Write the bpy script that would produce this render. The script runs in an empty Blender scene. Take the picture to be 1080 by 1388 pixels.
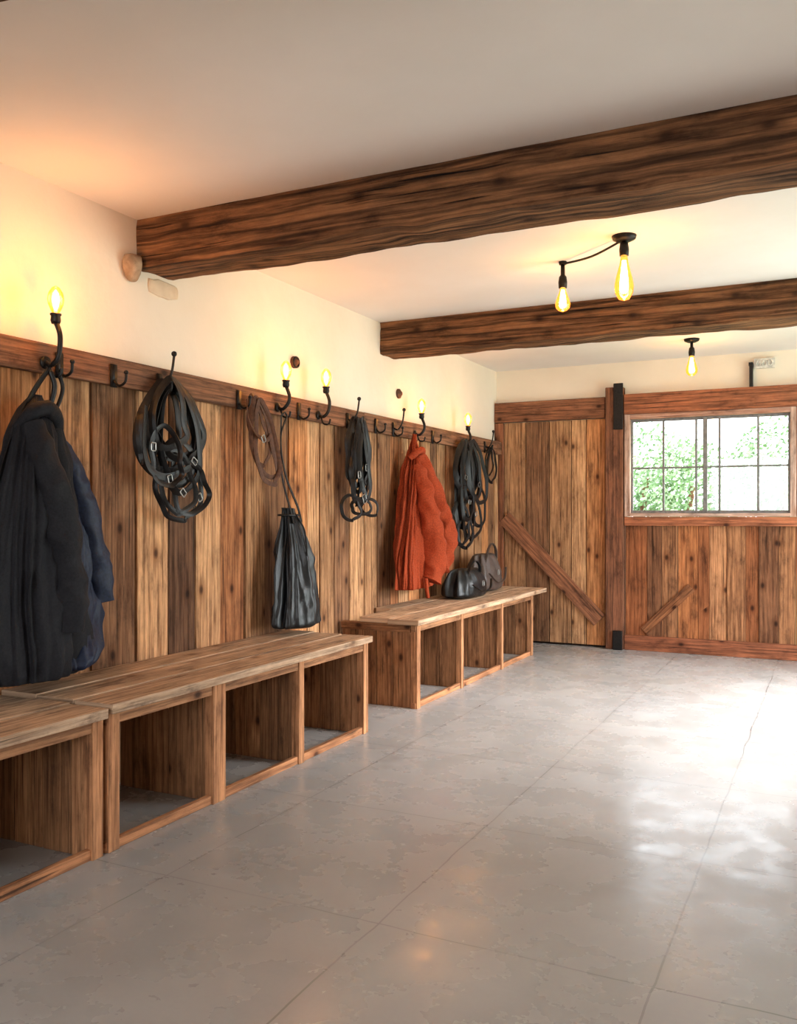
import bpy, math, random
from mathutils import Vector, noise, Matrix
random.seed(7)
R = random.Random(11)
# ------------------------------------------------------------------ materials
def new_mat(name):
    m = bpy.data.materials.new(name); m.use_nodes = True
    nt = m.node_tree; nt.nodes.clear()
    out = nt.nodes.new('ShaderNodeOutputMaterial')
    b = nt.nodes.new('ShaderNodeBsdfPrincipled')
    nt.links.new(b.outputs[0], out.inputs[0])
    return m, nt, b, out
def N(nt, t, **kw):
    n = nt.nodes.new(t)
    for k, v in kw.items():
        if k.startswith('i_'):
            key = k[2:]
            n.inputs[int(key) if key.isdigit() else key.replace('_', ' ')].default_value = v
        else: setattr(n, k, v)
    return n
def ramp(nt, src, stops):
    r = nt.nodes.new('ShaderNodeValToRGB'); cr = r.color_ramp
    while len(cr.elements) < len(stops): cr.elements.new(0.5)
    for e, (p, c) in zip(cr.elements, stops):
        e.position = p; e.color = (c[0], c[1], c[2], 1) if not isinstance(c, (int, float)) else (c, c, c, 1)
    nt.links.new(src, r.inputs[0]); return r
def mixc(nt, a, b, fac, mode='MIX'):
    m = nt.nodes.new('ShaderNodeMix'); m.data_type = 'RGBA'; m.blend_type = mode
    for s, v in ((0, fac), (6, a), (7, b)):
        if hasattr(v, 'links'): nt.links.new(v, m.inputs[s])
        else: m.inputs[s].default_value = v if s == 0 else (v[0], v[1], v[2], 1)
    return m.outputs[2]
def wood(name, dark, light, rough=0.7, bump=0.4, gs=1.0, knots=0.9, rings=.35, cracks=.8):
    m, nt, b, o = new_mat(name); L = nt.links.new
    tc = N(nt, 'ShaderNodeTexCoord')
    def mapped(sx, sy):
        mp = N(nt, 'ShaderNodeMapping'); mp.inputs['Scale'].default_value = (sx, sy, 1); L(tc.outputs['UV'], mp.inputs[0]); return mp.outputs[0]
    v = N(nt, 'ShaderNodeTexVoronoi', voronoi_dimensions='2D', i_Scale=1.0); L(mapped(3.2, 5.2), v.inputs['Vector'])
    msk = N(nt, 'ShaderNodeSeparateColor'); L(v.outputs['Color'], msk.inputs[0])
    mk = ramp(nt, msk.outputs[0], [(0.58, 0.0), (0.60, 1.0)])
    kn = ramp(nt, v.outputs['Distance'], [(0.035, 1.0), (0.10, 0.0)])
    halo = ramp(nt, v.outputs['Distance'], [(0.07, .6), (0.24, 0.0)])
    n1 = N(nt, 'ShaderNodeTexNoise', i_Scale=1.6, i_Detail=8.0, i_Roughness=0.62, i_Distortion=0.5); L(mapped(1.5*gs, 34*gs), n1.inputs['Vector'])
    nf = N(nt, 'ShaderNodeTexNoise', i_Scale=1.0, i_Detail=5.0, i_Roughness=0.6); L(mapped(6*gs, 190*gs), nf.inputs['Vector'])
    w = N(nt, 'ShaderNodeTexWave', wave_type='BANDS', bands_direction='Y', i_Scale=2.0, i_Distortion=9.0, i_Detail=3.0, i_Detail_Scale=1.0)
    L(mapped(0.5*gs, 4.5*gs), w.inputs['Vector'])
    n3 = N(nt, 'ShaderNodeTexNoise', i_Scale=1.3, i_Detail=9.0, i_Roughness=.7); L(mapped(2.6, 7), n3.inputs['Vector'])
    nc = N(nt, 'ShaderNodeTexNoise', i_Scale=1.0, i_Detail=2.0, i_Roughness=.5); L(mapped(1.1, 55), nc.inputs['Vector'])
    fac = ramp(nt, n1.outputs['Fac'], [(0.36, 0.0), (0.58, 1.0)])
    c = mixc(nt, dark, light, fac.outputs[0])
    ff = ramp(nt, nf.outputs['Fac'], [(0.35, .74), (0.55, 1.06)])
    c = mixc(nt, c, ff.outputs[0], .8, 'MULTIPLY')
    wv = ramp(nt, w.outputs['Fac'], [(0.0, 0.4), (0.35, 1.0)])
    c = mixc(nt, c, wv.outputs[0], rings, 'MULTIPLY')
    bl = ramp(nt, n3.outputs['Fac'], [(0.33, (.28, .26, .265)), (0.46, (.84, .84, .85)), (0.68, (1.28, 1.28, 1.28))])
    c = mixc(nt, c, bl.outputs[0], 0.88, 'MULTIPLY')
    ck = ramp(nt, nc.outputs['Fac'], [(0.30, .08), (0.35, 1.0)])
    c = mixc(nt, c, ck.outputs[0], cracks, 'MULTIPLY')
    hm0 = N(nt, 'ShaderNodeMath', operation='MULTIPLY'); L(halo.outputs[0], hm0.inputs[0]); L(mk.outputs[0], hm0.inputs[1])
    c = mixc(nt, c, (dark[0]*.8, dark[1]*.65, dark[2]*.5), hm0.outputs[0])
    km = N(nt, 'ShaderNodeMath', operation='MULTIPLY'); L(kn.outputs[0], km.inputs[0]); km.inputs[1].default_value = knots
    km2 = N(nt, 'ShaderNodeMath', operation='MULTIPLY'); L(km.outputs[0], km2.inputs[0]); L(mk.outputs[0], km2.inputs[1])
    c = mixc(nt, c, (dark[0]*.18, dark[1]*.15, dark[2]*.15), km2.outputs[0])
    at = N(nt, 'ShaderNodeAttribute', attribute_name='tint')
    c = mixc(nt, c, at.outputs['Color'], 1.0, 'MULTIPLY')
    L(c, b.inputs['Base Color'])
    rr = ramp(nt, n1.outputs['Fac'], [(0.3, rough+.15), (0.7, rough-.03)]); L(rr.outputs[0], b.inputs['Roughness'])
    b.inputs['Specular IOR Level'].default_value = 0.2
    hm = N(nt, 'ShaderNodeMath', operation='ADD'); L(n1.outputs['Fac'], hm.inputs[0]); L(nf.outputs['Fac'], hm.inputs[1])
    hm2 = N(nt, 'ShaderNodeMath', operation='ADD'); L(hm.outputs[0], hm2.inputs[0]); L(ck.outputs[0], hm2.inputs[1])
    bp = N(nt, 'ShaderNodeBump', i_Strength=bump, i_Distance=0.008); L(hm2.outputs[0], bp.inputs['Height']); L(bp.outputs[0], b.inputs['Normal'])
    return m
def plaster(name, col, col2, bump=0.15):
    m, nt, b, o = new_mat(name); L = nt.links.new
    tc = N(nt, 'ShaderNodeTexCoord')
    n = N(nt, 'ShaderNodeTexNoise', i_Scale=1.3, i_Detail=5.0, i_Roughness=.55); L(tc.outputs['Object'], n.inputs['Vector'])
    r = ramp(nt, n.outputs['Fac'], [(0.35, col2), (0.65, col)]); L(r.outputs[0], b.inputs['Base Color'])
    n2 = N(nt, 'ShaderNodeTexNoise', i_Scale=9.0, i_Detail=6.0); L(tc.outputs['Object'], n2.inputs['Vector'])
    bp = N(nt, 'ShaderNodeBump', i_Strength=bump, i_Distance=0.03); L(n2.outputs['Fac'], bp.inputs['Height']); L(bp.outputs[0], b.inputs['Normal'])
    b.inputs['Roughness'].default_value = 0.85; b.inputs['Specular IOR Level'].default_value = .2
    return m
def simple(name, col, rough=0.5, metal=0.0, bump=0.0, bscale=40, col2=None, spec=0.5):
    m, nt, b, o = new_mat(name); L = nt.links.new
    tc = N(nt, 'ShaderNodeTexCoord')
    n = N(nt, 'ShaderNodeTexNoise', i_Scale=float(bscale), i_Detail=5.0); L(tc.outputs['Object'], n.inputs['Vector'])
    c2 = col2 or tuple(x*0.6 for x in col)
    r = ramp(nt, n.outputs['Fac'], [(0.35, c2), (0.65, col)]); L(r.outputs[0], b.inputs['Base Color'])
    if bump:
        bp = N(nt, 'ShaderNodeBump', i_Strength=bump, i_Distance=0.004); L(n.outputs['Fac'], bp.inputs['Height']); L(bp.outputs[0], b.inputs['Normal'])
    b.inputs['Roughness'].default_value = rough; b.inputs['Metallic'].default_value = metal
    b.inputs['Specular IOR Level'].default_value = spec
    return m
def emis(name, col, s):
    m, nt, b, o = new_mat(name)
    b.inputs['Base Color'].default_value = (*col, 1); b.inputs['Emission Color'].default_value = (*col, 1); b.inputs['Emission Strength'].default_value = s
    return m
def bulb_glass(name, tint, es):
    m, nt, b, o = new_mat(name); nt.nodes.remove(b); L = nt.links.new
    tr = N(nt, 'ShaderNodeBsdfTransparent'); tr.inputs[0].default_value = (*tint, 1)
    gl = N(nt, 'ShaderNodeBsdfGlossy'); gl.inputs['Roughness'].default_value = 0.05
    fr = N(nt, 'ShaderNodeFresnel'); fr.inputs[0].default_value = 1.45
    mx = N(nt, 'ShaderNodeMixShader'); L(fr.outputs[0], mx.inputs[0]); L(tr.outputs[0], mx.inputs[1]); L(gl.outputs[0], mx.inputs[2])
    em = N(nt, 'ShaderNodeEmission'); em.inputs[0].default_value = (1, .28, .03, 1); em.inputs[1].default_value = es
    ad = N(nt, 'ShaderNodeAddShader'); L(mx.outputs[0], ad.inputs[0]); L(em.outputs[0], ad.inputs[1]); L(ad.outputs[0], o.inputs[0])
    return m
def pane_glass(name):
    m, nt, b, o = new_mat(name); nt.nodes.remove(b); L = nt.links.new
    tr = N(nt, 'ShaderNodeBsdfTransparent'); gl = N(nt, 'ShaderNodeBsdfGlossy'); gl.inputs['Roughness'].default_value = 0.03
    mx = N(nt, 'ShaderNodeMixShader'); mx.inputs[0].default_value = 0.05
    L(tr.outputs[0], mx.inputs[1]); L(gl.outputs[0], mx.inputs[2]); L(mx.outputs[0], o.inputs[0]); return m

def concrete():
    m, nt, b, o = new_mat('concrete_floor'); L = nt.links.new
    tc = N(nt, 'ShaderNodeTexCoord')
    n = N(nt, 'ShaderNodeTexNoise', i_Scale=1.1, i_Detail=4.0, i_Roughness=.5, i_Distortion=.3); L(tc.outputs['Object'], n.inputs['Vector'])
    c = ramp(nt, n.outputs['Fac'], [(0.25, (.265, .266, .266)), (0.5, (.315, .316, .316)), (0.75, (.365, .366, .366))]).outputs[0]
    n2 = N(nt, 'ShaderNodeTexNoise', i_Scale=3.0, i_Detail=3.0, i_Roughness=.5, i_Distortion=.4); L(tc.outputs['Object'], n2.inputs['Vector'])
    s = ramp(nt, n2.outputs['Fac'], [(0.2, .93), (0.8, 1.05)]).outputs[0]
    c = mixc(nt, c, s, .9, 'MULTIPLY')
    n5 = N(nt, 'ShaderNodeTexNoise', i_Scale=70.0, i_Detail=3.0, i_Roughness=.5); L(tc.outputs['Object'], n5.inputs['Vector'])
    s5 = ramp(nt, n5.outputs['Fac'], [(0.2, .95), (0.8, 1.04)]).outputs[0]
    c = mixc(nt, c, s5, .6, 'MULTIPLY')
    n3 = N(nt, 'ShaderNodeTexNoise', i_Scale=.7, i_Detail=3.0); L(tc.outputs['Object'], n3.inputs['Vector'])
    s3 = ramp(nt, n3.outputs['Fac'], [(0.30, (.98, .94, .89)), (0.65, (1., 1., 1.))]).outputs[0]
    c = mixc(nt, c, s3, 1., 'MULTIPLY')
    n6 = N(nt, 'ShaderNodeTexNoise', i_Scale=2.2, i_Detail=3.0, i_Roughness=.5); L(tc.outputs['Object'], n6.inputs['Vector'])
    s6 = ramp(nt, n6.outputs['Fac'], [(0.66, 1.0), (0.78, .7)]).outputs[0]
    c = mixc(nt, c, s6, 1., 'MULTIPLY')
    sx = N(nt, 'ShaderNodeSeparateXYZ')
    dn = N(nt, 'ShaderNodeTexNoise', i_Scale=2.5, i_Detail=6.0); L(tc.outputs['Object'], dn.inputs['Vector'])
    L(tc.outputs['Object'], sx.inputs[0])
    def joint(out, off, per):
        a = N(nt, 'ShaderNodeMath', operation='MULTIPLY_ADD'); L(dn.outputs['Fac'], a.inputs[0]); a.inputs[1].default_value = .035; L(out, a.inputs[2])
        a2 = N(nt, 'ShaderNodeMath', operation='SUBTRACT'); L(a.outputs[0], a2.inputs[0]); a2.inputs[1].default_value = off+.0175
        p = N(nt, 'ShaderNodeMath', operation='PINGPONG'); L(a2.outputs[0], p.inputs[0]); p.inputs[1].default_value = per/2
        l = N(nt, 'ShaderNodeMath', operation='LESS_THAN'); L(p.outputs[0], l.inputs[0]); l.inputs[1].default_value = .0030
        return l.outputs[0]
    j1 = joint(sx.outputs['X'], -1.20+8*.79, .79); j2 = joint(sx.outputs['Y'], 4.1-9*.9, .9)
    mx = N(nt, 'ShaderNodeMath', operation='MAXIMUM'); L(j1, mx.inputs[0]); L(j2, mx.inputs[1])
    mf = N(nt, 'ShaderNodeMath', operation='MULTIPLY'); L(mx.outputs[0], mf.inputs[0]); L(ramp(nt, n3.outputs['Fac'], [(.35, .3), (.6, .7)]).outputs[0], mf.inputs[1])
    c = mixc(nt, c, (.08, .078, .075), mf.outputs[0])
    L(c, b.inputs['Base Color'])
    n7 = N(nt, 'ShaderNodeTexNoise', i_Scale=4.5, i_Detail=5.0, i_Roughness=.6); L(tc.outputs['Object'], n7.inputs['Vector'])
    rr = ramp(nt, n7.outputs['Fac'], [(0.3, .15), (0.7, .40)]); L(rr.outputs[0], b.inputs['Roughness'])
    b.inputs['Specular IOR Level'].default_value = .55
    nb = N(nt, 'ShaderNodeTexNoise', i_Scale=12.0, i_Detail=2.0, i_Roughness=.4); L(tc.outputs['Object'], nb.inputs['Vector'])
    hs = N(nt, 'ShaderNodeMath', operation='MULTIPLY_ADD'); L(mx.outputs[0], hs.inputs[0]); hs.inputs[1].default_value = -.6; L(nb.outputs['Fac'], hs.inputs[2])
    bp = N(nt, 'ShaderNodeBump', i_Strength=.12, i_Distance=.006); L(hs.outputs[0], bp.inputs['Height']); L(bp.outputs[0], b.inputs['Normal'])
    return m

M = dict(
 board=wood('plank_wood', (.21, .098, .045), (.50, .265, .125), .78, .5),
 bench=wood('bench_wood', (.20, .10, .05), (.44, .24, .12), .72, .4),
 top=wood('bench_top_wood', (.29, .18, .11), (.55, .37, .235), .65, .3, knots=.6),
 beam=wood('beam_wood', (.05, .021, .010), (.26, .118, .050), .75, 1.0, .6, rings=.9, knots=.6, cracks=1.0),
 rail=wood('rail_wood', (.09, .042, .023), (.23, .105, .055), .65, .3),
 wall=plaster('lime_plaster', (.79, .70, .58), (.73, .63, .51)),
 ceil=plaster('ceiling_plaster', (.80, .75, .705), (.75, .695, .645), .06),
 floor=concrete(),
 iron=simple('black_iron', (.02, .018, .017), .45, .7, .3, 60),
 rust=simple('rusty_iron', (.12, .05, .025), .7, .3, .4, 50),
 leather=simple('black_leather', (.007, .0065, .0065), .42, 0, .15, 90, spec=.3),
 brown=simple('brown_leather', (.10, .036, .015), .6, 0, .15, 60, spec=.25),
 steel=simple('steel_bit', (.4, .39, .37), .3, 1.0),
 coat=simple('charcoal_cloth', (.011, .011, .014), .75, 0, .3, 120, (.006, .006, .008), .2),
 navy=simple('navy_nylon', (.010, .018, .045), .55, 0, .2, 90, (.006, .010, .025), .25),
 red=simple('rust_red_cloth', (.34, .053, .018), .9, 0, .35, 110, (.22, .034, .012), .12),
 bag=simple('bag_leather', (.008, .009, .010), .38, 0, .25, 70, spec=.35),
 taupe=simple('taupe_leather', (.08, .055, .045), .5, 0, .2, 60),
 stone=simple('pale_stone', (.45, .30, .19), .8, 0, .5, 30, (.28, .18, .11)),
 patch=simple('plaster_patch', (.68, .54, .39), .85, 0, .4, 20, (.62, .47, .33)),
 frame=wood('window_frame_wood', (.35, .2, .14), (.6, .42, .33), .55, .15, knots=.3),
 muntin=simple('grey_metal', (.20, .19, .18), .5, .2),
 fil=emis('filament', (1, .62, .2), 90), core=emis('bulb_core', (1, .55, .20), 14),
 glass=bulb_glass('amber_bulb_glass', (1, .72, .36), .8), wglass=bulb_glass('warm_bulb_glass', (1, .80, .5), .9),
 pane=pane_glass('window_pane'),
 leaf=simple('leaves', (.28, .40, .22), .6, 0, 0, 2, (.12, .22, .10)),
 grass=simple('grass', (.15, .25, .07), .9, 0, 0, 3, (.10, .16, .05)),
 white=simple('white_plastic', (.72, .67, .60), .5),
)
# ------------------------------------------------------------------ mesh builder
class MB:
    def __init__(s): s.v = []; s.f = []; s.m = []; s.uv = []; s.col = []; s.mats = []; s.flat = set()
    def mi(s, k):
        if k not in s.mats: s.mats.append(k)
        return s.mats.index(k)
    def face(s, idx, k, uv=None, col=(1, 1, 1)):
        s.f.append(idx); s.m.append(s.mi(k)); s.uv.append(uv or [(0, 0)]*len(idx)); s.col.append(col)
    def box(s, lo, hi, k, axis=None, tint=(1, 1, 1), jit=0.0, rot=None):
        lo = list(lo); hi = list(hi)
        d = [hi[i]-lo[i] for i in range(3)]
        if axis is None: axis = d.index(max(d))
        ou, ov = R.random()*20, R.random()*20
        b = len(s.v); P = []
        for x in (0, 1):
            for y in (0, 1):
                for z in (0, 1):
                    p = Vector((hi[0] if x else lo[0], hi[1] if y else lo[1], hi[2] if z else lo[2]))
                    if jit: p += Vector([R.uniform(-jit, jit) for _ in range(3)])
                    P.append(p)
        Q = P
        if rot: Q = [rot @ p for p in P]
        s.v += Q
        for q, ax in (((0, 1, 3, 2), 0), ((4, 6, 7, 5), 0), ((0, 4, 5, 1), 1), ((2, 3, 7, 6), 1), ((0, 2, 6, 4), 2), ((1, 5, 7, 3), 2)):
            uv = []
            for i in q:
                p = P[i]; o = [j for j in range(3) if j != ax]
                if axis in o:
                    o.remove(axis); uv.append((p[axis]+ou, p[o[0]]+ov+ax*.37))
                else: uv.append((p[o[0]]*.15+ou, p[o[1]]+ov))
            s.face([b+i for i in q], k, uv, tint)
    def ring_sweep(s, rings, k, cap=True, closed=False, col=(1, 1, 1)):
        b = len(s.v); n = len(rings[0])
        for r in rings: s.v += [Vector(p) for p in r]
        ln = 0; Ls = [0]
        for i in range(1, len(rings)):
            ln += (Vector(rings[i][0])-Vector(rings[i-1][0])).length; Ls.append(ln)
        per = [0]
        for j in range(n): per.append(per[-1]+(Vector(rings[0][(j+1) % n])-Vector(rings[0][j])).length)
        m = len(rings)
        for i in range(m if closed else m-1):
            i2 = (i+1) % m
            for j in range(n):
                j2 = (j+1) % n
                l1 = Ls[i]; l2 = Ls[i+1] if i+1 < m else ln
                s.face([b+i*n+j, b+i*n+j2, b+i2*n+j2, b+i2*n+j], k, [(l1, per[j]), (l1, per[j+1]), (l2, per[j+1]), (l2, per[j])], col)
        if cap and not closed:
            s.face([b+j for j in range(n)][::-1], k, None, col)
            s.face([b+(m-1)*n+j for j in range(n)], k, None, col)
    def revolve(s, c, prof, k, n=20, axis='z'):
        rings = []
        for r, h in prof:
            r = max(r, .0004); ring = []
            for j in range(n):
                a = 2*math.pi*j/n
                if axis == 'z': p = (c[0]+r*math.cos(a), c[1]+r*math.sin(a), c[2]+h)
                elif axis == 'x': p = (c[0]+h, c[1]+r*math.cos(a), c[2]+r*math.sin(a))
                else: p = (c[0]+r*math.cos(a), c[1]+h, c[2]-r*math.sin(a))
                ring.append(p)
            rings.append(ring)
        s.ring_sweep(rings, k)
    def ball(s, c, r, k, n=14, sc=(1, 1, 1)):
        s.revolve((c[0], c[1], c[2]), [(r*math.sin(math.pi*i/10)*sc[0], -r*math.cos(math.pi*i/10)*sc[2]) for i in range(11)], k, n)
    def tube(s, pts, rad, k, n=8, seg=6, closed=False, wr=0, wf=12, flat=1.0, zf=.5):
        P = spline(pts, seg, closed); m = len(P)
        rings = []; up = Vector((.9, .1, .2))
        for i, p in enumerate(P):
            a = P[(i-1) % m] if (closed or i > 0) else P[i]; c = P[(i+1) % m] if (closed or i < m-1) else P[i]
            T = (c-a).normalized()
            U = (up-T*up.dot(T))
            if U.length < .05: U = Vector((0, 1, .1))-T*T.y
            U.normalize(); W = T.cross(U)
            if callable(rad): r = rad(i/(m-1))
            else: r = rad
            ring = []
            for j in range(n):
                th = 2*math.pi*j/n
                q = p+(U*math.cos(th)*flat+W*math.sin(th))*r
                if wr:
                    nn = (1-2.4*abs(noise.noise(Vector((q.x*wf, q.y*wf, q.z*wf*zf)))))+.35*noise.noise(q*wf*2.3)
                    q += (q-p).normalized()*nn*wr
                ring.append(q)
            rings.append(ring)
        s.ring_sweep(rings, k, closed=closed)
    def strap(s, pts, w, t, k, seg=10, closed=False, tw=0.0, tw0=0.0):
        f0 = len(s.f)
        P = spline(pts, seg, closed); m = len(P); rings = []
        for i, p in enumerate(P):
            a = P[(i-1) % m] if (closed or i > 0) else P[i]; c = P[(i+1) % m] if (closed or i < m-1) else P[i]
            T = (c-a).normalized(); U = Vector((1, 0, 0))-T*T.x
            if U.length < .05: U = Vector((0, 0, 1))-T*T.z
            U.normalize(); W = T.cross(U)
            ang = tw0+(tw*math.sin(2*math.pi*i/m) if closed else tw*i/m)
            A = U*math.cos(ang)+W*math.sin(ang); B = T.cross(A)
            h = w/2; q = t/2
            rings.append([p+A*h+B*q*.8, p+B*q*1.3, p-A*h+B*q*.8, p-A*h-B*q*.8, p-B*q*1.3, p+A*h-B*q*.8])
        s.ring_sweep(rings, k, closed=closed)
        s.flat.update(range(f0, len(s.f)))
    def cloth(s, lv, k, n=180, nz=120, folds=3.0, amp=.3, wr=.008, seed=0, vf=1.2, xmin=-2.838, wfreq=9):
        """lv: (z, cx, cy, rx, ry, foldscale) from top to bottom"""
        Z = []
        for i in range(nz+1):
            t = i/nz*(len(lv)-1); a = min(int(t), len(lv)-2); f = t-a
            p0 = lv[max(a-1, 0)]; p1 = lv[a]; p2 = lv[a+1]; p3 = lv[min(a+2, len(lv)-1)]
            Z.append([cr(p0[q], p1[q], p2[q], p3[q], f) for q in range(6)])
        rings = []
        for z, cx, cy, rx, ry, fs in Z:
            ring = []
            for j in range(n):
                th = 2*math.pi*j/n; ct, st = math.cos(th), math.sin(th)
                wz = .25*noise.noise(Vector((ct*1.2, st*1.2+seed, z*1.3)))
                nv = noise.noise(Vector((ct*folds+seed+wz, st*folds+wz, z*vf)))
                nv2 = noise.noise(Vector((ct*folds*2.6+seed, st*folds*2.6+5, z*vf*1.7)))
                nv3 = noise.noise(Vector((ct*folds*.7+seed, st*folds*.7+9, z*vf*.8)))
                g = 1+amp*fs*((.42-abs(nv)*2.4)+.5*(.35-abs(nv2)*2)+.7*nv3)
                x = cx+rx*ct*g; y = cy+ry*st*g
                w1 = noise.noise(Vector(((x+y)*wfreq*.5+z*wfreq*.35+seed, (y-x)*wfreq*.5-z*wfreq*.15, z*wfreq*.25)))
                w2 = noise.noise(Vector((y*wfreq*1.5-z*wfreq*1.0, x*wfreq+seed, z*wfreq*.6)))
                dd = wr*((.5-abs(w1)*3.0)+.6*(.4-abs(w2)*2.5))
                x += ct*dd; y += st*dd
                ring.append((max(x, xmin+.004*math.sin(th*5)), y, z+wr*w1*.6))
            rings.append(ring)
        s.ring_sweep(rings, k)
    def build(s, name, smooth=False, bevel=0, parent=None, auto=True):
        me = bpy.data.meshes.new(name); me.from_pydata([tuple(v) for v in s.v], [], s.f)
        for k in s.mats: me.materials.append(M[k])
        me.uv_layers.new(name='UVMap')
        me.uv_layers['UVMap'].data.foreach_set('uv', [c for f in s.uv for p in f for c in p])
        me.color_attributes.new('tint', 'FLOAT_COLOR', 'CORNER')
        me.color_attributes['tint'].data.foreach_set('color', [c for f, col in zip(s.f, s.col) for _ in f for c in (col[0], col[1], col[2], 1.0)])
        me.polygons.foreach_set('material_index', s.m)
        me.polygons.foreach_set('use_smooth', [smooth and i not in s.flat for i in range(len(s.f))]); me.update()
        ob = bpy.data.objects.new(name, me); bpy.context.collection.objects.link(ob)
        if bevel:
            bv = ob.modifiers.new('bevel', 'BEVEL'); bv.width = bevel; bv.segments = 2; bv.limit_method = 'ANGLE'; bv.angle_limit = .6
        if parent: ob.parent = parent
        return ob
def cr(a, b, c, d, t):
    return .5*((2*b)+(-a+c)*t+(2*a-5*b+4*c-d)*t*t+(-a+3*b-3*c+d)*t**3)
def spline(pts, seg, closed):
    pts = [Vector(p) for p in pts]; n = len(pts); out = []
    rng = n if closed else n-1
    for i in range(rng):
        if closed: a, b, c, d = pts[(i-1) % n], pts[i], pts[(i+1) % n], pts[(i+2) % n]
        else: a, b, c, d = pts[max(i-1, 0)], pts[i], pts[i+1], pts[min(i+2, n-1)]
        for q in range(seg):
            t = q/seg; out.append(Vector([cr(a[k], b[k], c[k], d[k], t) for k in range(3)]))
    if not closed: out.append(pts[-1])
    return out
def empty(name, loc=(0, 0, 0)):
    e = bpy.data.objects.new(name, None); e.location = loc; e.empty_display_size = .1; bpy.context.collection.objects.link(e); return e
def light(name, typ, loc, power, col, parent=None, **kw):
    l = bpy.data.lights.new(name, typ); l.energy = power; l.color = col
    for k, v in kw.items(): setattr(l, k, v)
    o = bpy.data.objects.new(name, l); o.location = loc; bpy.context.collection.objects.link(o)
    if parent: o.parent = parent
    return o

XL, XR, YB, YF, ZC = -2.89, 1.6, 8.0, -2.6, 2.56
# ------------------------------------------------------------------ shell
b = MB(); b.box((XL-.2, YF-.2, -.2), (XR+.2, YB+.2, 0), 'floor'); b.build('floor')
b = MB(); b.box((XL-.2, YF-.2, ZC), (XR+.2, YB+.2, ZC+.2), 'ceil'); b.build('ceiling')
b = MB(); b.box((XL-.2, YF-.2, 0), (XL, YB+.2, ZC), 'wall'); b.build('wall_left')
b = MB()   # back wall with the door/window opening
DX0, DX1 = -1.665, -.14
b.box((XL, YB, 0), (DX0, YB+.2, ZC), 'wall'); b.box((DX1, YB, 0), (XR, YB+.2, ZC), 'wall'); b.box((DX0, YB, 2.26), (DX1, YB+.2, ZC), 'wall')
b.build('wall_back')
b = MB()   # right wall with open doorway
b.box((XR, YF-.2, 0), (XR+.2, 4.2, ZC), 'wall'); b.box((XR, 7.3, 0), (XR+.2, YB+.2, ZC), 'wall'); b.box((XR, 4.2, 2.25), (XR+.2, 7.3, ZC), 'wall')
b.build('wall_right')
b = MB()
b.box((XL, YF-.2, 0), (-2.2, YF, ZC), 'wall'); b.box((1.0, YF-.2, 0), (XR, YF, ZC), 'wall'); b.box((-2.2, YF-.2, 0), (1.0, YF, .8), 'wall'); b.box((-2.2, YF-.2, 2.3), (1.0, YF, ZC), 'wall')  # opening added out of view to let the fill light in
b.build('wall_front')
b = MB()
for y0, y1 in ((4.1, 4.2), (7.3, 7.4)): b.box((XR-.03, y0, 0), (XR, y1, 2.25), 'rail')
b.box((XR-.03, 4.1, 2.25), (XR, 7.4, 2.35), 'rail'); b.build('trim_1', bevel=.004)

# ------------------------------------------------------------------ left wall boards
T = dict(t=(1, 1, 1), l=(1.42, 1.48, 1.52), o=(1.22, 1.02, .84), d=(.32, .30, .33), m=(.56, .53, .55), r=(.85, .66, .56))
ys = [2.357, 2.605, 2.825, 3.093, 3.307, 3.508, 3.715, 3.927, 4.114, 4.361, 4.563, 4.709, 4.891, 5.083, 5.286, 5.471, 5.677, 5.82, 5.99, 6.182, 6.36, 6.5, 6.68, 6.86, 7.0, 7.17, 7.33, 7.5, 7.68, 7.84, 7.925]
tn = 'otmldlrtmoltmltmrlotmtrmtltomltl'
pre = []; y = YF
while y < 2.15:
    pre.append(y); y += R.uniform(.15, .24)
ys = pre+ys; tn = ''.join(R.choice('tlodmrt') for _ in pre)+tn
b = MB(); b.box((XL+.0005, YF, .0), (XL+.006, 7.925, 1.78), 'rail', 1, (.12, .12, .12))  # near-black sheet behind the boards, standing in for shade in the gaps
for i in range(len(ys)-1):
    c = T[tn[i % len(tn)]]; j = R.uniform(.92, 1.08)
    b.box((XL+.007, ys[i]+.005, .0), (-2.85+R.uniform(-.012, .004), ys[i+1]-.005, 1.78), 'board', 2, tuple(q*j for q in c), .003)
b.build('wall_paneling', bevel=.004)
b = MB(); y = YF
while y < 7.9:
    y2 = min(y+2.6, 7.92)
    b.box((-2.840, y+.002, 1.76), (-2.808, y2-.002, 1.88), 'rail', 1, (R.uniform(.8, 1.2),)*3, .002); y = y2+(.1 if y2 > 7.9 else 0)
b.build('coat_rail', bevel=.005)

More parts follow.
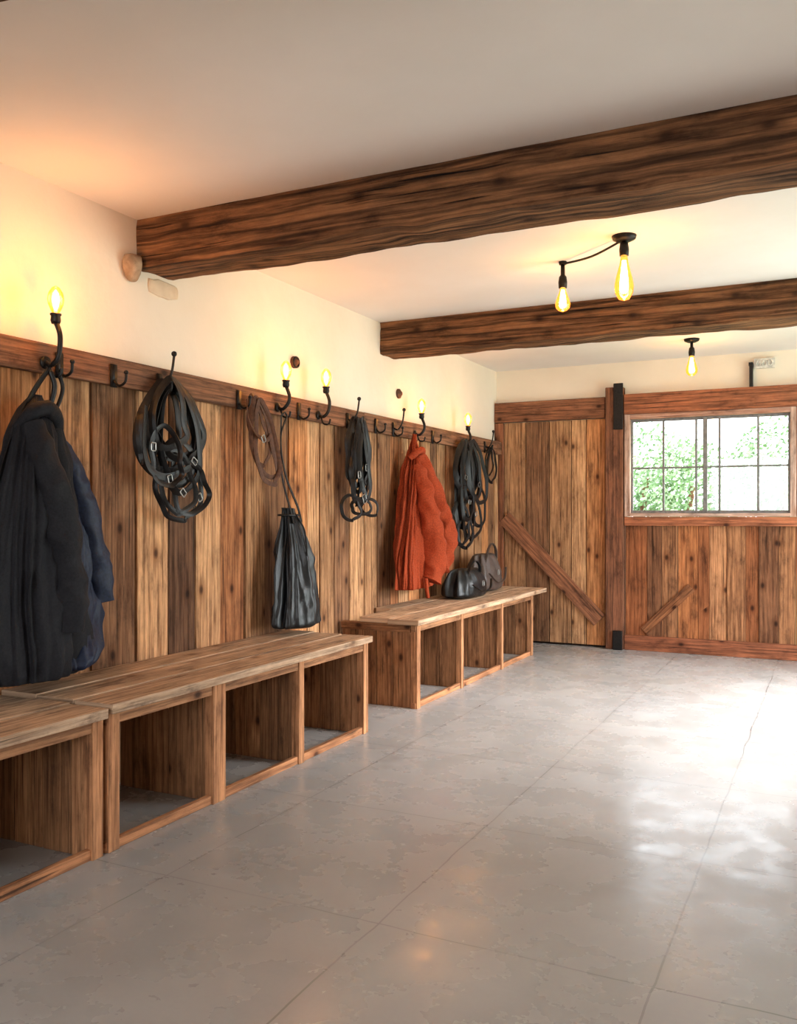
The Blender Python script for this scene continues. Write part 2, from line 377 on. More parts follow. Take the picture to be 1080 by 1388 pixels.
# ------------------------------------------------------------------ beams
def beam(y0, y1, z0, seed):
    b = MB(); rings = []; n = 130
    sec = []
    for i in range(6): sec.append((y0+(y1-y0)*i/6, z0))
    for i in range(6): sec.append((y1, z0+(ZC-z0)*i/6))
    for i in range(6): sec.append((y1-(y1-y0)*i/6, ZC))
    for i in range(6): sec.append((y0, ZC-(ZC-z0)*i/6))
    for i in range(n+1):
        x = XL+.002+(XR-XL-.004)*i/n; ring = []
        for (yy, zz) in sec:
            cy, cz = (y0+y1)/2, (z0+ZC)/2
            ny = noise.noise(Vector((x*2.2, yy*6, zz*6+seed)))*.014+noise.noise(Vector((x*7, yy*14, zz*20+seed)))*.012
            corner = abs(yy-cy)/((y1-y0)/2) > .95 and zz < z0+.01
            k = .965 if corner else 1
            py = cy+(yy-cy)*k+ny*(1 if zz < ZC-.01 else .2)
            pz = zz+(noise.noise(Vector((x*1.7, yy*5+seed, 3)))*.016+noise.noise(Vector((x*8, yy*9+seed, 5)))*.008+(.007 if corner else 0) if zz < z0+.01 else 0)
            ring.append((x, py, min(pz, ZC-.001)))
        rings.append(ring)
    b.ring_sweep(rings, 'beam')
    return b.build('ceiling_beam')
beam(1.11, 1.385, 2.33, 1); beam(3.14, 3.40, 2.33, 5); beam(5.58, 5.84, 2.33, 9)

# ------------------------------------------------------------------ back wall timber
b = MB(); yb0, yb1 = 7.955, 7.990
b.box((-2.88, 7.992, 0), (-1.837, 7.998, 2.06), 'rail', 2, (.15, .15, .15))  # dark sheet behind the planks; shade of the gaps put into its colour
xs = [-2.80, -2.587, -2.36, -2.152, -2.016, -1.84]; tt = 'tmtlo'
for i in range(5):
    b.box((xs[i]+.003, yb0+R.uniform(0, .008), .02), (xs[i+1]-.003, yb1, 2.06), 'board', 2, tuple(q*.95 for q in T[tt[i]]), .001)
b.box((-2.885, 7.93, 0), (-2.80, yb1, 2.06), 'rail', 2, (1.3, 1.1, 1))
b.box((-2.885, 7.925, 2.065), (-1.84, yb1, 2.25), 'rail', 0, (1.3, 1.15, 1.05), .002)
def brace(b, x0, z0, x1, z1, w, y0, y1, k, tint):
    L = math.hypot(x1-x0, z1-z0); a = math.atan2(z1-z0, x1-x0)
    rot = Matrix.Translation(Vector((x0, 0, z0))) @ Matrix.Rotation(-a, 4, 'Y')
    b.box((0, y0, -w/2), (L, y1, w/2), k, 0, tint, 0, rot)
brace(b, -2.79, 1.17, -1.89, .245, .14, 7.925, 7.953, 'rail', (1.5, 1.35, 1.25))
b.build('fixed_barn_panel', bevel=.004)
b = MB(); b.box((-1.83, 7.90, 0), (-1.672, 7.998, 2.33), 'rail', 2, (1.15, 1.0, .95), .002)
b.box((-1.755, 7.882, 1.95), (-1.67, 7.899, 2.36), 'iron', 2); b.box((-1.76, 7.87, 0), (-1.675, 7.899, .17), 'iron', 2); b.build('door_post', bevel=.006)
b = MB(); yb1 = 7.998
xs = [DX0, -1.473, -1.35, -1.216, -1.045, -.955, -.813, -.666, -.563, -.41, -.28, DX1]
tt = 'rmtorltrmtr'
for i in range(len(xs)-1):
    g = .004 if abs(xs[i]+1.216) < .01 else .0008
    b.box((xs[i]+g, yb0+R.uniform(0, .012), .001), (xs[i+1]-.0008, yb1, 1.176), 'board', 2, tuple(q*.8*s for q, s in zip(T[tt[i]], (1, .85, .8))), .0003)
b.box((DX0, 7.92, .001), (DX1, 7.954, .13), 'rail', 0, (1.5, 1.1, .95), 0)
b.box((DX0, 7.915, 1.10), (DX1, 7.954, 1.178), 'rail', 0, (2.0, 1.5, 1.3), 0)
b.box((DX0, 7.90, 2.082), (DX1, 7.998, 2.26), 'rail', 0, (1.5, 1.15, 1.0), 0)
brace(b, -1.50, .17, -1.10, .57, .08, 7.945, 7.954, 'board', (.62, .47, .42))
b.build('door_1', bevel=.002)
b = MB(); b.box((DX1+.005, 7.90, 0), (.02, 7.998, 2.33), 'rail', 2)
x = .025
while x < XR-.05:
    x2 = min(x+R.uniform(.14, .22), XR-.005); b.box((x, yb0, .01), (x2-.004, yb1, 2.06), 'board', 2, T[R.choice('tmlor')]); x = x2
b.box((.025, 7.925, 2.065), (XR-.01, yb1, 2.25), 'rail', 0); b.build('plank_wall_section', bevel=.004)
# window
W = empty('window_1', (0, 0, 0))
b = MB(); wx0, wx1, wz0, wz1 = DX0+.001, -.275, 1.179, 2.081
b.box((wx0, 7.91, wz0), (wx0+.05, 8.03, wz1), 'frame', 2); b.box((wx1-.045, 7.91, wz0), (wx1, 8.03, wz1), 'frame', 2)
b.box((wx0+.05, 7.91, wz1-.045), (wx1-.045, 8.03, wz1), 'frame', 0, (.8, .65, .6)); b.box((wx0+.05, 7.905, wz0), (wx1-.045, 8.03, wz0+.03), 'frame', 0)
b.box((wx1, 7.93, wz0), (DX1-.0005, 8.0, wz1), 'rail', 2, (1.4, 1.1, 1)); b.build('frame', bevel=.003, parent=W)
b = MB(); ix0, ix1, iz0, iz1 = wx0+.05, wx1-.045, wz0+.03, wz1-.045
def bar(x0, x1, z0, z1, y0=7.955, y1=7.975): b.box((x0, y0, z0), (x1, y1, z1), 'muntin')
for xx in (ix0+.009, -1.335, -1.062, -.872, -.567, ix1-.009): bar(xx-.009, xx+.009, iz0, iz1)
bar(-1.005, -.97, iz0, iz1, 7.945, 7.98)
zm = 1.605
for (z, h) in ((zm, .008), (iz0+.012, .012), (iz1-.012, .012)): bar(ix0, ix1, z-h, z+h, 7.957, 7.973)
b.build('muntins', bevel=.002, parent=W)
b = MB(); b.box((ix0, 7.963, iz0), (ix1, 7.967, iz1), 'pane'); b.build('glass', parent=W)

b = MB()
b.box((-.60, 7.965, 2.42), (-.44, 7.998, 2.50), 'white', 0)
for q in (-.565, -.52, -.475):
    pts = [(q+.017*math.cos(a*math.pi/4), 7.96, 2.46+.022*math.sin(a*math.pi/4)) for a in range(8)]
    b.tube(pts, .005, 'white', 6, 4, True)
b.build('wall_vent', bevel=.012)
b = MB(); b.box((-.635, 7.94, 2.262), (-.608, 7.998, 2.46), 'iron'); b.box((-.64, 7.93, 2.44), (-.606, 7.998, 2.47), 'iron'); b.build('door_track_bracket', bevel=.004)

# ------------------------------------------------------------------ benches
def bench(name, y0, y1, posts, topz, xb=-2.838, xf=-2.33, top_pl=None):
    b = MB(); th = .036; zt = topz-th
    w = (-2.272-xb)/3
    if top_pl is None: top_pl = [(xb+i*w+.002, xb+(i+1)*w-.002, y0-.003+R.uniform(-.003, .003), y1+R.uniform(-.008, .012)) for i in range(3)]
    for (a, c, ya, yb) in top_pl: b.box((a, ya, zt), (c, yb, topz+R.uniform(-.002, .002)), 'top', 1, (R.uniform(.85, 1.1),)*3, .0015)
    xp = top_pl[0][0]+.003
    b.box((xf-.004, y0, zt-.045), (xf+.026, y1, zt-.001), 'bench', 1, (.85, .75, .7), .001)
    b.box((xf-.002, y0, .0), (xf+.022, y1, .038), 'bench', 1, (1.05, .85, .75), .001)
    for i, (p, wd) in enumerate(posts):
        b.box((xf-.012, p-wd/2, 0), (xf+.032, p+wd/2, zt-.0015), 'bench', 2, (1.15, .98, .88), .001)
        x = xp
        while x < xf-.02:
            x2 = min(x+R.uniform(.10, .16), xf-.013)
            if xf-.013-x2 < .04: x2 = xf-.013
            c = R.uniform(.6, 1.1)
            b.box((x, p-.013, 0), (x2-.003, p+.013, zt-.002), 'bench', 2, (c, c*.88, c*.8), .0008); x = x2
        b.box((xp, p-.03, zt-.05), (xf-.014, p-.014, zt-.003), 'bench', 0, (.8, .68, .6))
    b.build(name, bevel=.003)
bench('storage_bench', 0.35, 2.335, [(.38, .05), (1.02, .04), (1.66, .04), (2.305, .05)], .522)
bench('storage_bench', 2.352, 4.30, [(2.382, .055), (2.985, .085), (3.62, .045), (4.272, .05)], .532)
bench('storage_bench', 4.93, 7.30, [(4.96, .05), (5.68, .04), (6.50, .04), (7.25, .045)], .555,
      top_pl=[(-2.838, -2.70, 5.42, 7.55), (-2.697, -2.48, 4.93, 7.58), (-2.477, -2.265, 4.88, 7.56)])

# ------------------------------------------------------------------ lamps
LC = (1, .36, .05)
def wall_lamp(y, zt, tilt=.0, p=5):
    e = empty('wall_lamp', (0, 0, 0)); b = MB()
    x0 = -2.804; zb = 1.80
    b.revolve((x0, y, zb), [(.0, 0), (.026, 0), (.026, .006), (.012, .010), (.0, .011)], 'iron', 16, 'x')
    b.tube([(x0+.005, y, zb), (x0+.035, y, zb-.012), (-2.735, y+.004, zb+.02), (-2.728, y+.006, zt-.20), (-2.748, y+tilt, zt-.145)], .010, 'iron', 10)
    b.tube([(x0+.02, y, zb-.005), (-2.77, y+.005, zb-.05), (-2.735, y+.01, zb-.055), (-2.725, y+.012, zb-.025)], .006, 'iron', 8)
    b.revolve((-2.75, y+tilt, zt-.15), [(.0, 0), (.016, 0), (.020, .012), (.018, .03), (.022, .034), (.022, .04), (0, .041)], 'iron', 16)
    b.build('arm', True, parent=e)
    b = MB(); b.revolve((-2.75, y+tilt, zt-.109), [(.012, 0), (.018, .01), (.029, .035), (.032, .055), (.028, .08), (.016, .1), (.003, .109)], 'wglass', 20); b.build('bulb', True, parent=e)
    b = MB(); b.revolve((-2.75, y+tilt, zt-.1), [(.004, 0), (.012, .02), (.016, .045), (.012, .07), (.002, .085)], 'core', 12); b.build('filament', True, parent=e)
    light('lamp_light', 'POINT', (-2.715, y+tilt, zt-.05), p, LC, e, shadow_soft_size=.035)
for (y, zt, p) in ((2.53, 2.10, 12), (4.163, 2.06, 6.5), (4.60, 2.08, 3.5), (5.98, 2.06, 4.2), (6.91, 2.05, 3.6)): wall_lamp(y, zt, .004, p)

def edison(b, e, x, y, zt, zb, r):
    h = zt-zb
    g = MB(); g.revolve((x, y, zb), [(.002, 0), (r*.55, .008), (r*.9, .16*h), (r, .30*h), (r*.88, .46*h), (r*.5, .75*h), (r*.34, .92*h), (r*.33, h)], 'glass', 24); g.build('bulb', True, parent=e)
    f = MB()
    for q in range(6):
        a = q*math.pi/3; ca, sa = math.cos(a), math.sin(a)
        f.tube([(x+ca*r*.16, y+sa*r*.16, zb+h*.85), (x+ca*r*.42, y+sa*r*.42, zb+h*.3), (x+ca*r*.2, y+sa*r*.2, zb+h*.16)], .0022, 'fil', 6)
    f.revolve((x, y, zb+h*.2), [(.002, 0), (r*.28, h*.1), (r*.2, h*.4), (.003, h*.6)], 'core', 10)
    f.build('filament', True, parent=e)
    light('lamp_light', 'POINT', (x, y, zb+h*.3), 4, (1, .66, .36), e, shadow_soft_size=.03)
def pendant(x, y, pts, name='pendant_lamp'):
    e = empty(name, (0, 0, 0)); b = MB()
    b.revolve((x, y, ZC-.028), [(.0, 0), (.03, 0), (.055, .012), (.06, .0275), (0, .0278)], 'iron', 24)
    for (px, py, zs, zt, zb, r) in pts:
        b.revolve((px, py, zt-.012), [(0, 0), (.022, 0), (.024, .03), (.02, .06), (.012, .07), (.011, zs-zt+.012), (0, zs-zt+.012)], 'iron', 16)
        edison(b, e, px, py, zt, zb, r)
        if abs(px-x) > .02:
            b.tube([(x, y, ZC-.016), ((x+px)/2, (y+py)/2, ZC-.035), (px, py, ZC-.012)], .006, 'iron', 8)
            b.revolve((px, py, ZC-.016), [(0, 0), (.02, 0), (.022, .0155), (0, .0158)], 'iron', 16)
    b.build('fixture', True, parent=e)
pendant(-.92, 4.37, [(-.92, 4.37, 2.54, 2.475, 2.243, .047), (-1.31, 4.67, 2.55, 2.43, 2.289, .041)])
pendant(-.99, 7.17, [(-.99, 7.17, 2.54, 2.44, 2.27, .045)])

# ------------------------------------------------------------------ hooks
def hook(y, tall=True):
    b = MB(); x0 = -2.804; z = 1.80
    b.box((x0, y-.018, z-.05), (x0+.006, y+.018, z+.05), 'iron')
    if tall:
        b.tube([(x0+.004, y, z+.01), (-2.765, y, z+.0), (-2.735, y+.006, z+.05), (-2.725, y+.012, z+.13)], .006, 'iron', 8); b.ball((-2.725, y+.012, z+.138), .013, 'iron')
    b.tube([(x0+.004, y, z-.02), (-2.77, y, z-.045), (-2.735, y, z-.03), (-2.73, y, z+.005)], .006, 'iron', 8); b.ball((-2.73, y, z+.01), .010, 'iron')
    b.build('coat_hook', True)
for y, t in ((2.60, 0), (2.90, 0), (3.19, 1), (3.80, 0), (4.38, 0), (4.96, 1), (5.35, 0), (5.62, 1), (6.3, 0), (7.45, 1)): hook(y, t)

for (y, z, k) in ((4.46, 2.105, 1), (5.87, 2.09, 0)):
    b = MB(); b.revolve((XL+.001, y, z), [(0, 0), (.036, 0), (.036, .012), (.024, .016), (.014, .03), (0, .032)], 'rust', 20, 'x')
    if k: b.tube([(XL+.02, y+.03*math.cos(a), z+.03*math.sin(a)) for a in [i*math.pi/4 for i in range(8)]], .006, 'iron', 8, 4, True)
    b.build('cable_rosette', True)
b = MB()
b.revolve((XL+.001, 3.085, 2.33), [(0, 0), (.04, 0), (.05, .015), (.048, .04), (.03, .06), (.012, .064), (0, .066)], 'stone', 22, 'x')
for v in b.v: v += Vector((0, noise.noise(v*14)*.02, noise.noise(v*16+Vector((3, 0, 0)))*.035)); v.x = max(v.x, XL+.001)
b.build('stone_corbel', True)
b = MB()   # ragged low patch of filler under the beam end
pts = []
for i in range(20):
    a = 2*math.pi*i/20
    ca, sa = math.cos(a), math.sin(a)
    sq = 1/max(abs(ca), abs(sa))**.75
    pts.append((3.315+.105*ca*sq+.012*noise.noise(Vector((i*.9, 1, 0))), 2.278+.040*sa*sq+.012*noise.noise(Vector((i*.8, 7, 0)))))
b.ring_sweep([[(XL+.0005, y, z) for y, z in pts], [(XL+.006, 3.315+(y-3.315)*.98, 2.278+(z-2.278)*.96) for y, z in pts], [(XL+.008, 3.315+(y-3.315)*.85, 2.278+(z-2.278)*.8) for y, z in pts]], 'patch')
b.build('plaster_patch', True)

# ------------------------------------------------------------------ tack
def drop(y0, zt, zb, w, x0, bulge=.45, dx=.0, lean=0., n=14):
    out = []
    ph = R.random()*9
    for i in range(n):
        a = 2*math.pi*i/n; q = (1-math.cos(a))/2
        wob = .035*noise.noise(Vector((i*.9+ph, ph, 0)))*q*2
        out.append((x0+dx*math.sin(a)+.01*q, y0+w/2*math.sin(a)*(max(q, .02)**bulge)+lean*q+wob, zt+(zb-zt)*q))
    return out
def buckle(b, x, y, z, s=.022, a0=0):
    pts = [(x, y+s*sy*math.cos(a0)-s*1.3*sz*math.sin(a0), z+s*sy*math.sin(a0)+s*1.3*sz*math.cos(a0)) for sy, sz in ((-1, -1), (0, -1.05), (1, -1), (1.05, 0), (1, 1), (0, 1.05), (-1, 1), (-1.05, 0))]
    b.tube(pts, .003, 'steel', 6, 3, True)
def tail(b, y, z0, z1, w=.024, x=-2.735, sway=.03):
    b.strap([(x, y, z0), (x+.004, y+R.uniform(-sway, sway), z0*.6+z1*.4), (x+.006, y+R.uniform(-sway, sway), z0*.25+z1*.75), (x+.002, y+R.uniform(-sway, sway), z1)], w, .005, 'leather', tw=R.uniform(-1, 1), tw0=R.uniform(.6, 1.4))
b = MB(); y0 = 3.20
for i, (w, zb, ln, x) in enumerate(((.40, 1.40, -.03, -2.76), (.36, 1.34, .02, -2.75), (.34, 1.45, .06, -2.74), (.28, 1.38, -.06, -2.77), (.42, 1.46, .03, -2.755), (.30, 1.30, .05, -2.735), (.22, 1.5, -.04, -2.73))):
    b.strap(drop(y0+ln*.3, 1.80+i*.004, zb, w, x, .22, .012, ln), .034, .005, 'leather', closed=True, tw=.7, tw0=1.1+.25*math.sin(i*2))
for i, (yc, w, zt, zb) in enumerate(((3.25, .28, 1.55, 1.17), (3.22, .2, 1.5, 1.2), (3.30, .22, 1.45, 1.20), (3.12, .16, 1.6, 1.33))):
    b.strap(drop(yc, zt, zb, w, -2.75+.012*i, .1, .02, .02), .024, .005, 'leather', closed=True, tw=.8, tw0=1.2+.3*i)
b.strap([(-2.73, 3.02, 1.68), (-2.72, 3.0, 1.5), (-2.72, 3.04, 1.40), (-2.72, 3.15, 1.37), (-2.71, 3.3, 1.42)], .032, .005, 'leather', tw=.6, tw0=1.2)
tail(b, 3.38, 1.6, 1.30); tail(b, 3.02, 1.62, 1.42)
for (y, z, a) in ((3.16, 1.36, .3), (3.33, 1.45, 1), (3.37, 1.28, .5), (3.05, 1.5, 0), (3.25, 1.3, .8)): buckle(b, -2.712, y, z, .013, a)
b.build('horse_bridle', True)
b = MB()
for i, (yc, zb, w) in enumerate(((3.86, 1.46, .14), (3.88, 1.40, .18), (3.90, 1.36, .2))):
    b.strap(drop(yc, 1.83-.01*i, zb, w, -2.76+.012*i, .3, .012, .10), .024, .005, 'brown', closed=True, tw=.6, tw0=1.1+i*.3)
b.strap([(-2.75, 3.8, 1.80), (-2.74, 3.80, 1.7), (-2.73, 3.86, 1.62), (-2.73, 3.96, 1.6), (-2.73, 4.02, 1.68)], .022, .005, 'brown', tw=.6, tw0=1)
buckle(b, -2.715, 3.9, 1.6, .013, .5)
b.build('leather_halter', True)
b = MB(); y0 = 4.99
for i in range(8):
    zb = R.uniform(1.25, 1.45); w = R.uniform(.10, .24); b.strap(drop(y0+R.uniform(-.02, .02), 1.80+R.uniform(-.01, .02), zb, w, -2.765+.008*i, .35, .01, R.uniform(-.03, .05)), .03, .005, 'leather', closed=True, tw=.6, tw0=1.2+.2*math.sin(i))
for q in range(5): tail(b, 4.93+.035*q, 1.72, R.uniform(1.22, 1.4), .026)
for (yc, w, zt, zb) in ((4.88, .18, 1.32, 1.16), (5.02, .2, 1.30, 1.20), (5.14, .16, 1.30, 1.19)):
    b.strap(drop(yc, zt, zb, w, -2.74, .05, .02), .022, .006, 'leather', closed=True, tw=.6, tw0=1)
buckle(b, -2.70, 5.0, 1.3, .02, .4); buckle(b, -2.70, 4.93, 1.45, .015, .1); buckle(b, -2.70, 5.03, 1.5, .015, .1)
b.build('horse_bridle', True)
b = MB(); y0 = 6.85
for i in range(9):
    zb = R.uniform(1.0, 1.5); w = R.uniform(.2, .5); b.strap(drop(y0+R.uniform(-.06, .1), 1.80+R.uniform(-.01, .03), zb, w, -2.765+.008*i, .3, .01, R.uniform(-.12, .16)), .036, .006, 'leather', closed=True, tw=.6, tw0=1.2+.2*math.sin(i))
for q in range(6): tail(b, 6.7+.07*q, 1.6, R.uniform(.95, 1.2), .034, sway=.06)
for (yc, w, zt, zb) in ((6.7, .3, 1.3, .95), (6.95, .35, 1.35, 1.0), (7.1, .25, 1.45, 1.1), (6.8, .25, 1.2, .92)):
    b.strap(drop(yc, zt, zb, w, -2.735, .1, .02), .03, .006, 'leather', closed=True, tw=.6, tw0=1.2)
for (y, z) in ((6.8, 1.3), (6.95, 1.2), (6.72, 1.5), (7.02, 1.45)): buckle(b, -2.69, y, z, .016, y*3)
b.build('horse_bridle', True)
b = MB()
for i in range(2): b.strap(drop(7.46+.03*i, 1.80, 1.54-.06*i, .16+.05*i, -2.76+.012*i, .3, .01, -.05), .024, .006, 'leather', closed=True, tw=.8, tw0=i)
b.build('horse_bridle', True)

# ------------------------------------------------------------------ coats & bags
e = empty('winter_coat'); b = MB()
b.cloth([(1.66, -2.77, 2.45, .02, .03, .2), (1.60, -2.76, 2.44, .045, .07, .5), (1.50, -2.735, 2.42, .075, .12, .8), (1.30, -2.715, 2.39, .095, .165, 1), (1.05, -2.70, 2.36, .11, .195, 1), (.85, -2.69, 2.35, .12, .215, 1), (.70, -2.685, 2.36, .125, .225, 1), (.61, -2.685, 2.36, .12, .21, .9), (.585, -2.69, 2.36, .10, .17, .6), (.59, -2.70, 2.36, .02, .04, .2)], 'coat', folds=1.7, amp=.46, wr=.012, seed=3, vf=.3, wfreq=7)
b.tube([(-2.70, 2.37, 1.54), (-2.635, 2.39, 1.36), (-2.61, 2.43, 1.15), (-2.60, 2.45, .95), (-2.59, 2.455, .82), (-2.59, 2.455, .76)], lambda t: .035+.028*math.sin(min(t*2.6, 2.2)), 'coat', 44, 20, wr=.013, wf=9, zf=.7)
b.tube([(-2.74, 2.34, 1.52), (-2.69, 2.37, 1.58), (-2.68, 2.44, 1.60), (-2.71, 2.50, 1.56), (-2.75, 2.53, 1.49)], lambda t: .018+.012*math.sin(t*3.14), 'coat', 24, 12, wr=.004, wf=16)
b.build('body', True, parent=e)
b = MB()
b.cloth([(1.60, -2.78, 2.47, .03, .04, .2), (1.50, -2.775, 2.51, .05, .085, .5), (1.35, -2.77, 2.56, .06, .12, .8), (1.15, -2.765, 2.60, .065, .145, 1), (.95, -2.76, 2.61, .07, .16, 1), (.77, -2.745, 2.57, .085, .17, 1), (.65, -2.71, 2.53, .11, .16, .8), (.60, -2.70, 2.52, .1, .12, .5), (.597, -2.70, 2.5, .02, .02, .2)], 'navy', folds=1.8, amp=.36, wr=.012, seed=9, vf=.6, wfreq=10)
b.tube([(-2.77, 2.54, 1.48), (-2.755, 2.63, 1.32), (-2.745, 2.70, 1.1), (-2.74, 2.735, .93), (-2.74, 2.745, .84)], lambda t: .042+.02*math.sin(t*2.4), 'navy', 36, 20, wr=.011, wf=10, zf=1.1)
b.build('sleeve_layer', True, parent=e)
b = MB()
b.tube([(-2.745, 2.50, 1.76), (-2.735, 2.515, 1.70), (-2.745, 2.50, 1.62), (-2.74, 2.46, 1.55)], .010, 'leather', 8)
b.tube([(-2.745, 2.54, 1.76), (-2.74, 2.56, 1.70), (-2.74, 2.53, 1.62), (-2.74, 2.48, 1.58)], .008, 'leather', 8)
b.strap([(-2.745, 2.49, 1.76), (-2.75, 2.42, 1.66), (-2.74, 2.34, 1.52), (-2.72, 2.26, 1.35), (-2.71, 2.2, 1.1)], .03, .006, 'leather', tw=.4, tw0=1)
b.build('hanging_straps', True, parent=e)
e = empty('drawstring_bag'); b = MB()
b.cloth([(1.235, -2.72, 4.15, .03, .05, 1.0), (1.20, -2.72, 4.15, .035, .055, 1.0), (1.13, -2.715, 4.155, .055, .085, 1.0), (1.02, -2.71, 4.165, .08, .12, .9), (.88, -2.705, 4.175, .095, .15, .9), (.75, -2.70, 4.18, .105, .172, .8), (.64, -2.70, 4.18, .11, .185, .6), (.58, -2.70, 4.18, .10, .17, .4), (.57, -2.70, 4.18, .02, .03, .1)], 'bag', folds=1.4, amp=.42, wr=.013, seed=21, vf=.9, wfreq=7)
b.build('body', True, parent=e)
b = MB()
b.strap([(-2.735, 4.10, 1.75), (-2.74, 4.10, 1.6), (-2.735, 4.11, 1.4), (-2.68, 4.12, 1.2), (-2.665, 4.12, 1.15)], .024, .005, 'leather', tw=.4, tw0=1.1)
b.strap([(-2.73, 4.15, 1.75), (-2.74, 4.10, 1.62), (-2.735, 4.14, 1.42), (-2.70, 4.21, 1.24), (-2.67, 4.2, 1.16)], .024, .005, 'leather', tw=.4, tw0=1.1)
b.tube([(-2.735, 4.10, 1.745), (-2.73, 4.125, 1.765), (-2.73, 4.15, 1.745)], .006, 'leather', 8)
b.tube([(-2.665, 4.14, 1.2), (-2.64, 4.18, 1.12), (-2.62, 4.17, 1.05), (-2.60, 4.15, .97)], .005, 'leather', 6)
b.tube([(-2.72+.05*math.cos(a), 4.15+.075*math.sin(a), 1.195) for a in [i*math.pi/5 for i in range(10)]], .006, 'leather', 6, 4, True)
b.build('strap', True, parent=e)
e = empty('rust_jacket'); b = MB(); cy = 5.83
b.cloth([(1.79, -2.765, cy+.03, .015, .02, .2), (1.72, -2.755, cy+.02, .03, .05, .8), (1.58, -2.745, cy, .05, .09, 1.0), (1.40, -2.735, cy-.03, .065, .145, 1.1), (1.15, -2.725, cy-.05, .08, .21, 1.1), (.90, -2.72, cy-.08, .085, .25, 1.1), (.72, -2.72, cy-.08, .09, .26, 1.1), (.67, -2.72, cy-.08, .085, .25, 1.1), (.675, -2.73, cy-.06, .03, .08, .5)], 'red', folds=2.3, amp=.46, wr=.012, seed=33, vf=.55)
b.build('body', True, parent=e)
b = MB()
b.tube([(-2.74, cy+.06, 1.64), (-2.69, cy+.14, 1.44), (-2.65, cy+.22, 1.22), (-2.62, cy+.27, 1.03), (-2.63, cy+.24, .88), (-2.64, cy+.20, .80)], lambda t: .045+.04*math.sin(min(t*2.5, 2.3)), 'red', 44, 18, wr=.02, wf=9, zf=.8)
b.tube([(-2.71, cy-.03, 1.56), (-2.655, cy-.01, 1.38), (-2.62, cy+.02, 1.15), (-2.60, cy+.05, .95), (-2.61, cy+.04, .78), (-2.62, cy+.02, .72)], lambda t: .035+.042*math.sin(min(t*2.5, 2.3)), 'red', 44, 18, wr=.018, wf=9, zf=.8)
b.tube([(-2.75, cy-.06, 1.60), (-2.70, cy-.02, 1.655), (-2.70, cy+.05, 1.66), (-2.74, cy+.10, 1.60)], .024, 'red', 20, 12, wr=.006, wf=18)
b.build('sleeves', True, parent=e)
b = MB(); b.strap([(-2.74, cy+.02, 1.78), (-2.72, cy-.05, 1.68), (-2.72, cy-.02, 1.6)], .025, .006, 'red'); b.tube([(-2.62, cy-.05, .74), (-2.615, cy-.05, .66), (-2.61, cy-.04, .60)], .014, 'red', 8)
b.build('hanger_loop', True, parent=e)
def handbag(name, cx, cy, z0, lx, ly, h, k):
    e = empty(name); b = MB()
    b.cloth([(z0+h, cx, cy, lx*.35, ly*.6, .7), (z0+h*.93, cx, cy, lx*.6, ly*.8, .6), (z0+h*.6, cx, cy, lx*.95, ly, .5), (z0+h*.25, cx, cy, lx*1.03, ly*1.04, .4), (z0+.012, cx, cy, lx*.92, ly*.95, .3), (z0+.004, cx, cy, lx*.3, ly*.3, .1)], k, 70, 40, folds=2, amp=.25, wr=.006, seed=cy, vf=2)
    b.build('body', True, parent=e); b = MB()
    b.strap([(cx+lx*.5, cy-ly*.5, z0+h*.75), (cx+lx*.6, cy-ly*.35, z0+h*1.1), (cx+lx*.6, cy, z0+h*1.28), (cx+lx*.6, cy+ly*.35, z0+h*1.1), (cx+lx*.5, cy+ly*.5, z0+h*.75)], .022, .006, k)
    b.strap([(cx+lx, cy-ly*.7, z0+h*.5), (cx+lx*1.2, cy-ly*.2, z0+h*.25), (cx+lx*1.2, cy+ly*.4, z0+h*.3), (cx+lx*1.0, cy+ly*.8, z0+h*.6)], .018, .005, k)
    buckle(b, cx+lx*1.1, cy, z0+h*.5, .015)
    b.build('handles', True, parent=e)
handbag('handbag', -2.58, 6.42, .557, .14, .27, .22, 'bag')
handbag('handbag', -2.66, 7.05, .557, .12, .27, .31, 'taupe')

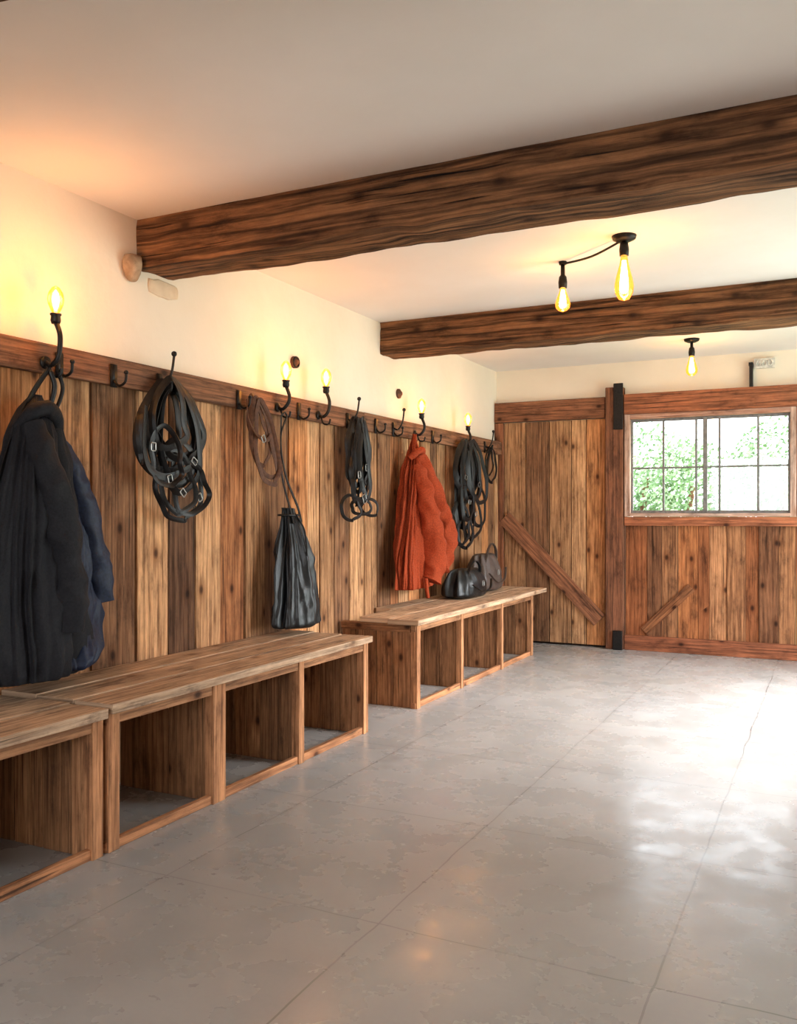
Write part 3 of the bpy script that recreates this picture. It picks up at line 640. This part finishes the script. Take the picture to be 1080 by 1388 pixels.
# ------------------------------------------------------------------ outside
b = MB(); b.box((-60, 8.25, -.3), (60, 80, -.12), 'grass'); b.box((1.85, -30, -.3), (60, 8.24, -.12), 'grass'); b.build('lawn')
b = MB(); RR = random.Random(4)
for i in range(26):
    cx = -11+i*.62+RR.uniform(-.3, .3); cy = RR.uniform(19, 23); r = RR.uniform(.8, 1.2); hz = RR.uniform(1.3, 1.9)
    if i % 4 == 0: hz += .45
    for q in range(1500):
        d = Vector((RR.gauss(0, 1), RR.gauss(0, 1), RR.gauss(0, 1))).normalized()*r*RR.uniform(.7, 1.08)
        c = Vector((cx, cy, hz))+d
        if c.z < .0: continue
        n = Vector((RR.gauss(0, 1), RR.gauss(0, 1), RR.gauss(0, 1))).normalized(); u = n.orthogonal().normalized()*.06; w = n.cross(u)
        s = len(b.v); b.v += [c-u, c-w*.6, c+u, c+w*.6]; b.face([s, s+1, s+2, s+3], 'leaf')
    b.tube([(cx, cy, -.118), (cx, cy, hz*.6), (cx+.1, cy, hz)], .06, 'rail', 6, 3)
b.build('hedge_row')

# ------------------------------------------------------------------ light
w = bpy.data.worlds.new('sky'); bpy.context.scene.world = w; w.use_nodes = True
bg = w.node_tree.nodes['Background']; bg.inputs[0].default_value = (.88, .94, 1, 1); bg.inputs[1].default_value = 6.5
sun = light('sun', 'SUN', (10, 6, 10), 27, (1, .99, .98), angle=.75)
sun.rotation_euler = Vector((-1, -.05, -.72)).to_track_quat('-Z', 'Y').to_euler()
a = light('doorway_daylight', 'AREA', (XR+.4, 5.75, 1.2), 115, (.88, .94, 1), shape='RECTANGLE', size=2.7, size_y=2.2)
a.rotation_euler = Vector((-1, 0, -.15)).to_track_quat('-Z', 'Y').to_euler()
a = light('front_fill_light', 'AREA', (-.6, YF-.3, 1.6), 82, (.98, .98, 1), shape='RECTANGLE', size=3.1, size_y=1.5)  # fill light added behind the camera to brighten the room
a.rotation_euler = Vector((0, 1, 0)).to_track_quat('-Z', 'Y').to_euler()

# ------------------------------------------------------------------ camera
cam = bpy.data.cameras.new('camera'); co = bpy.data.objects.new('camera', cam); bpy.context.collection.objects.link(co)
cam.sensor_fit = 'AUTO'; cam.sensor_width = 36; cam.lens = 36*1200/1388; cam.shift_y = 3/1388
co.location = (0, 0, 1.2); co.rotation_euler = (math.pi/2, 0, math.radians(26.18)); cam.clip_start = .05
bpy.context.scene.camera = co
sc = bpy.context.scene
sc.view_settings.view_transform = 'Standard'; sc.view_settings.look = 'None'; sc.view_settings.exposure = -0.12
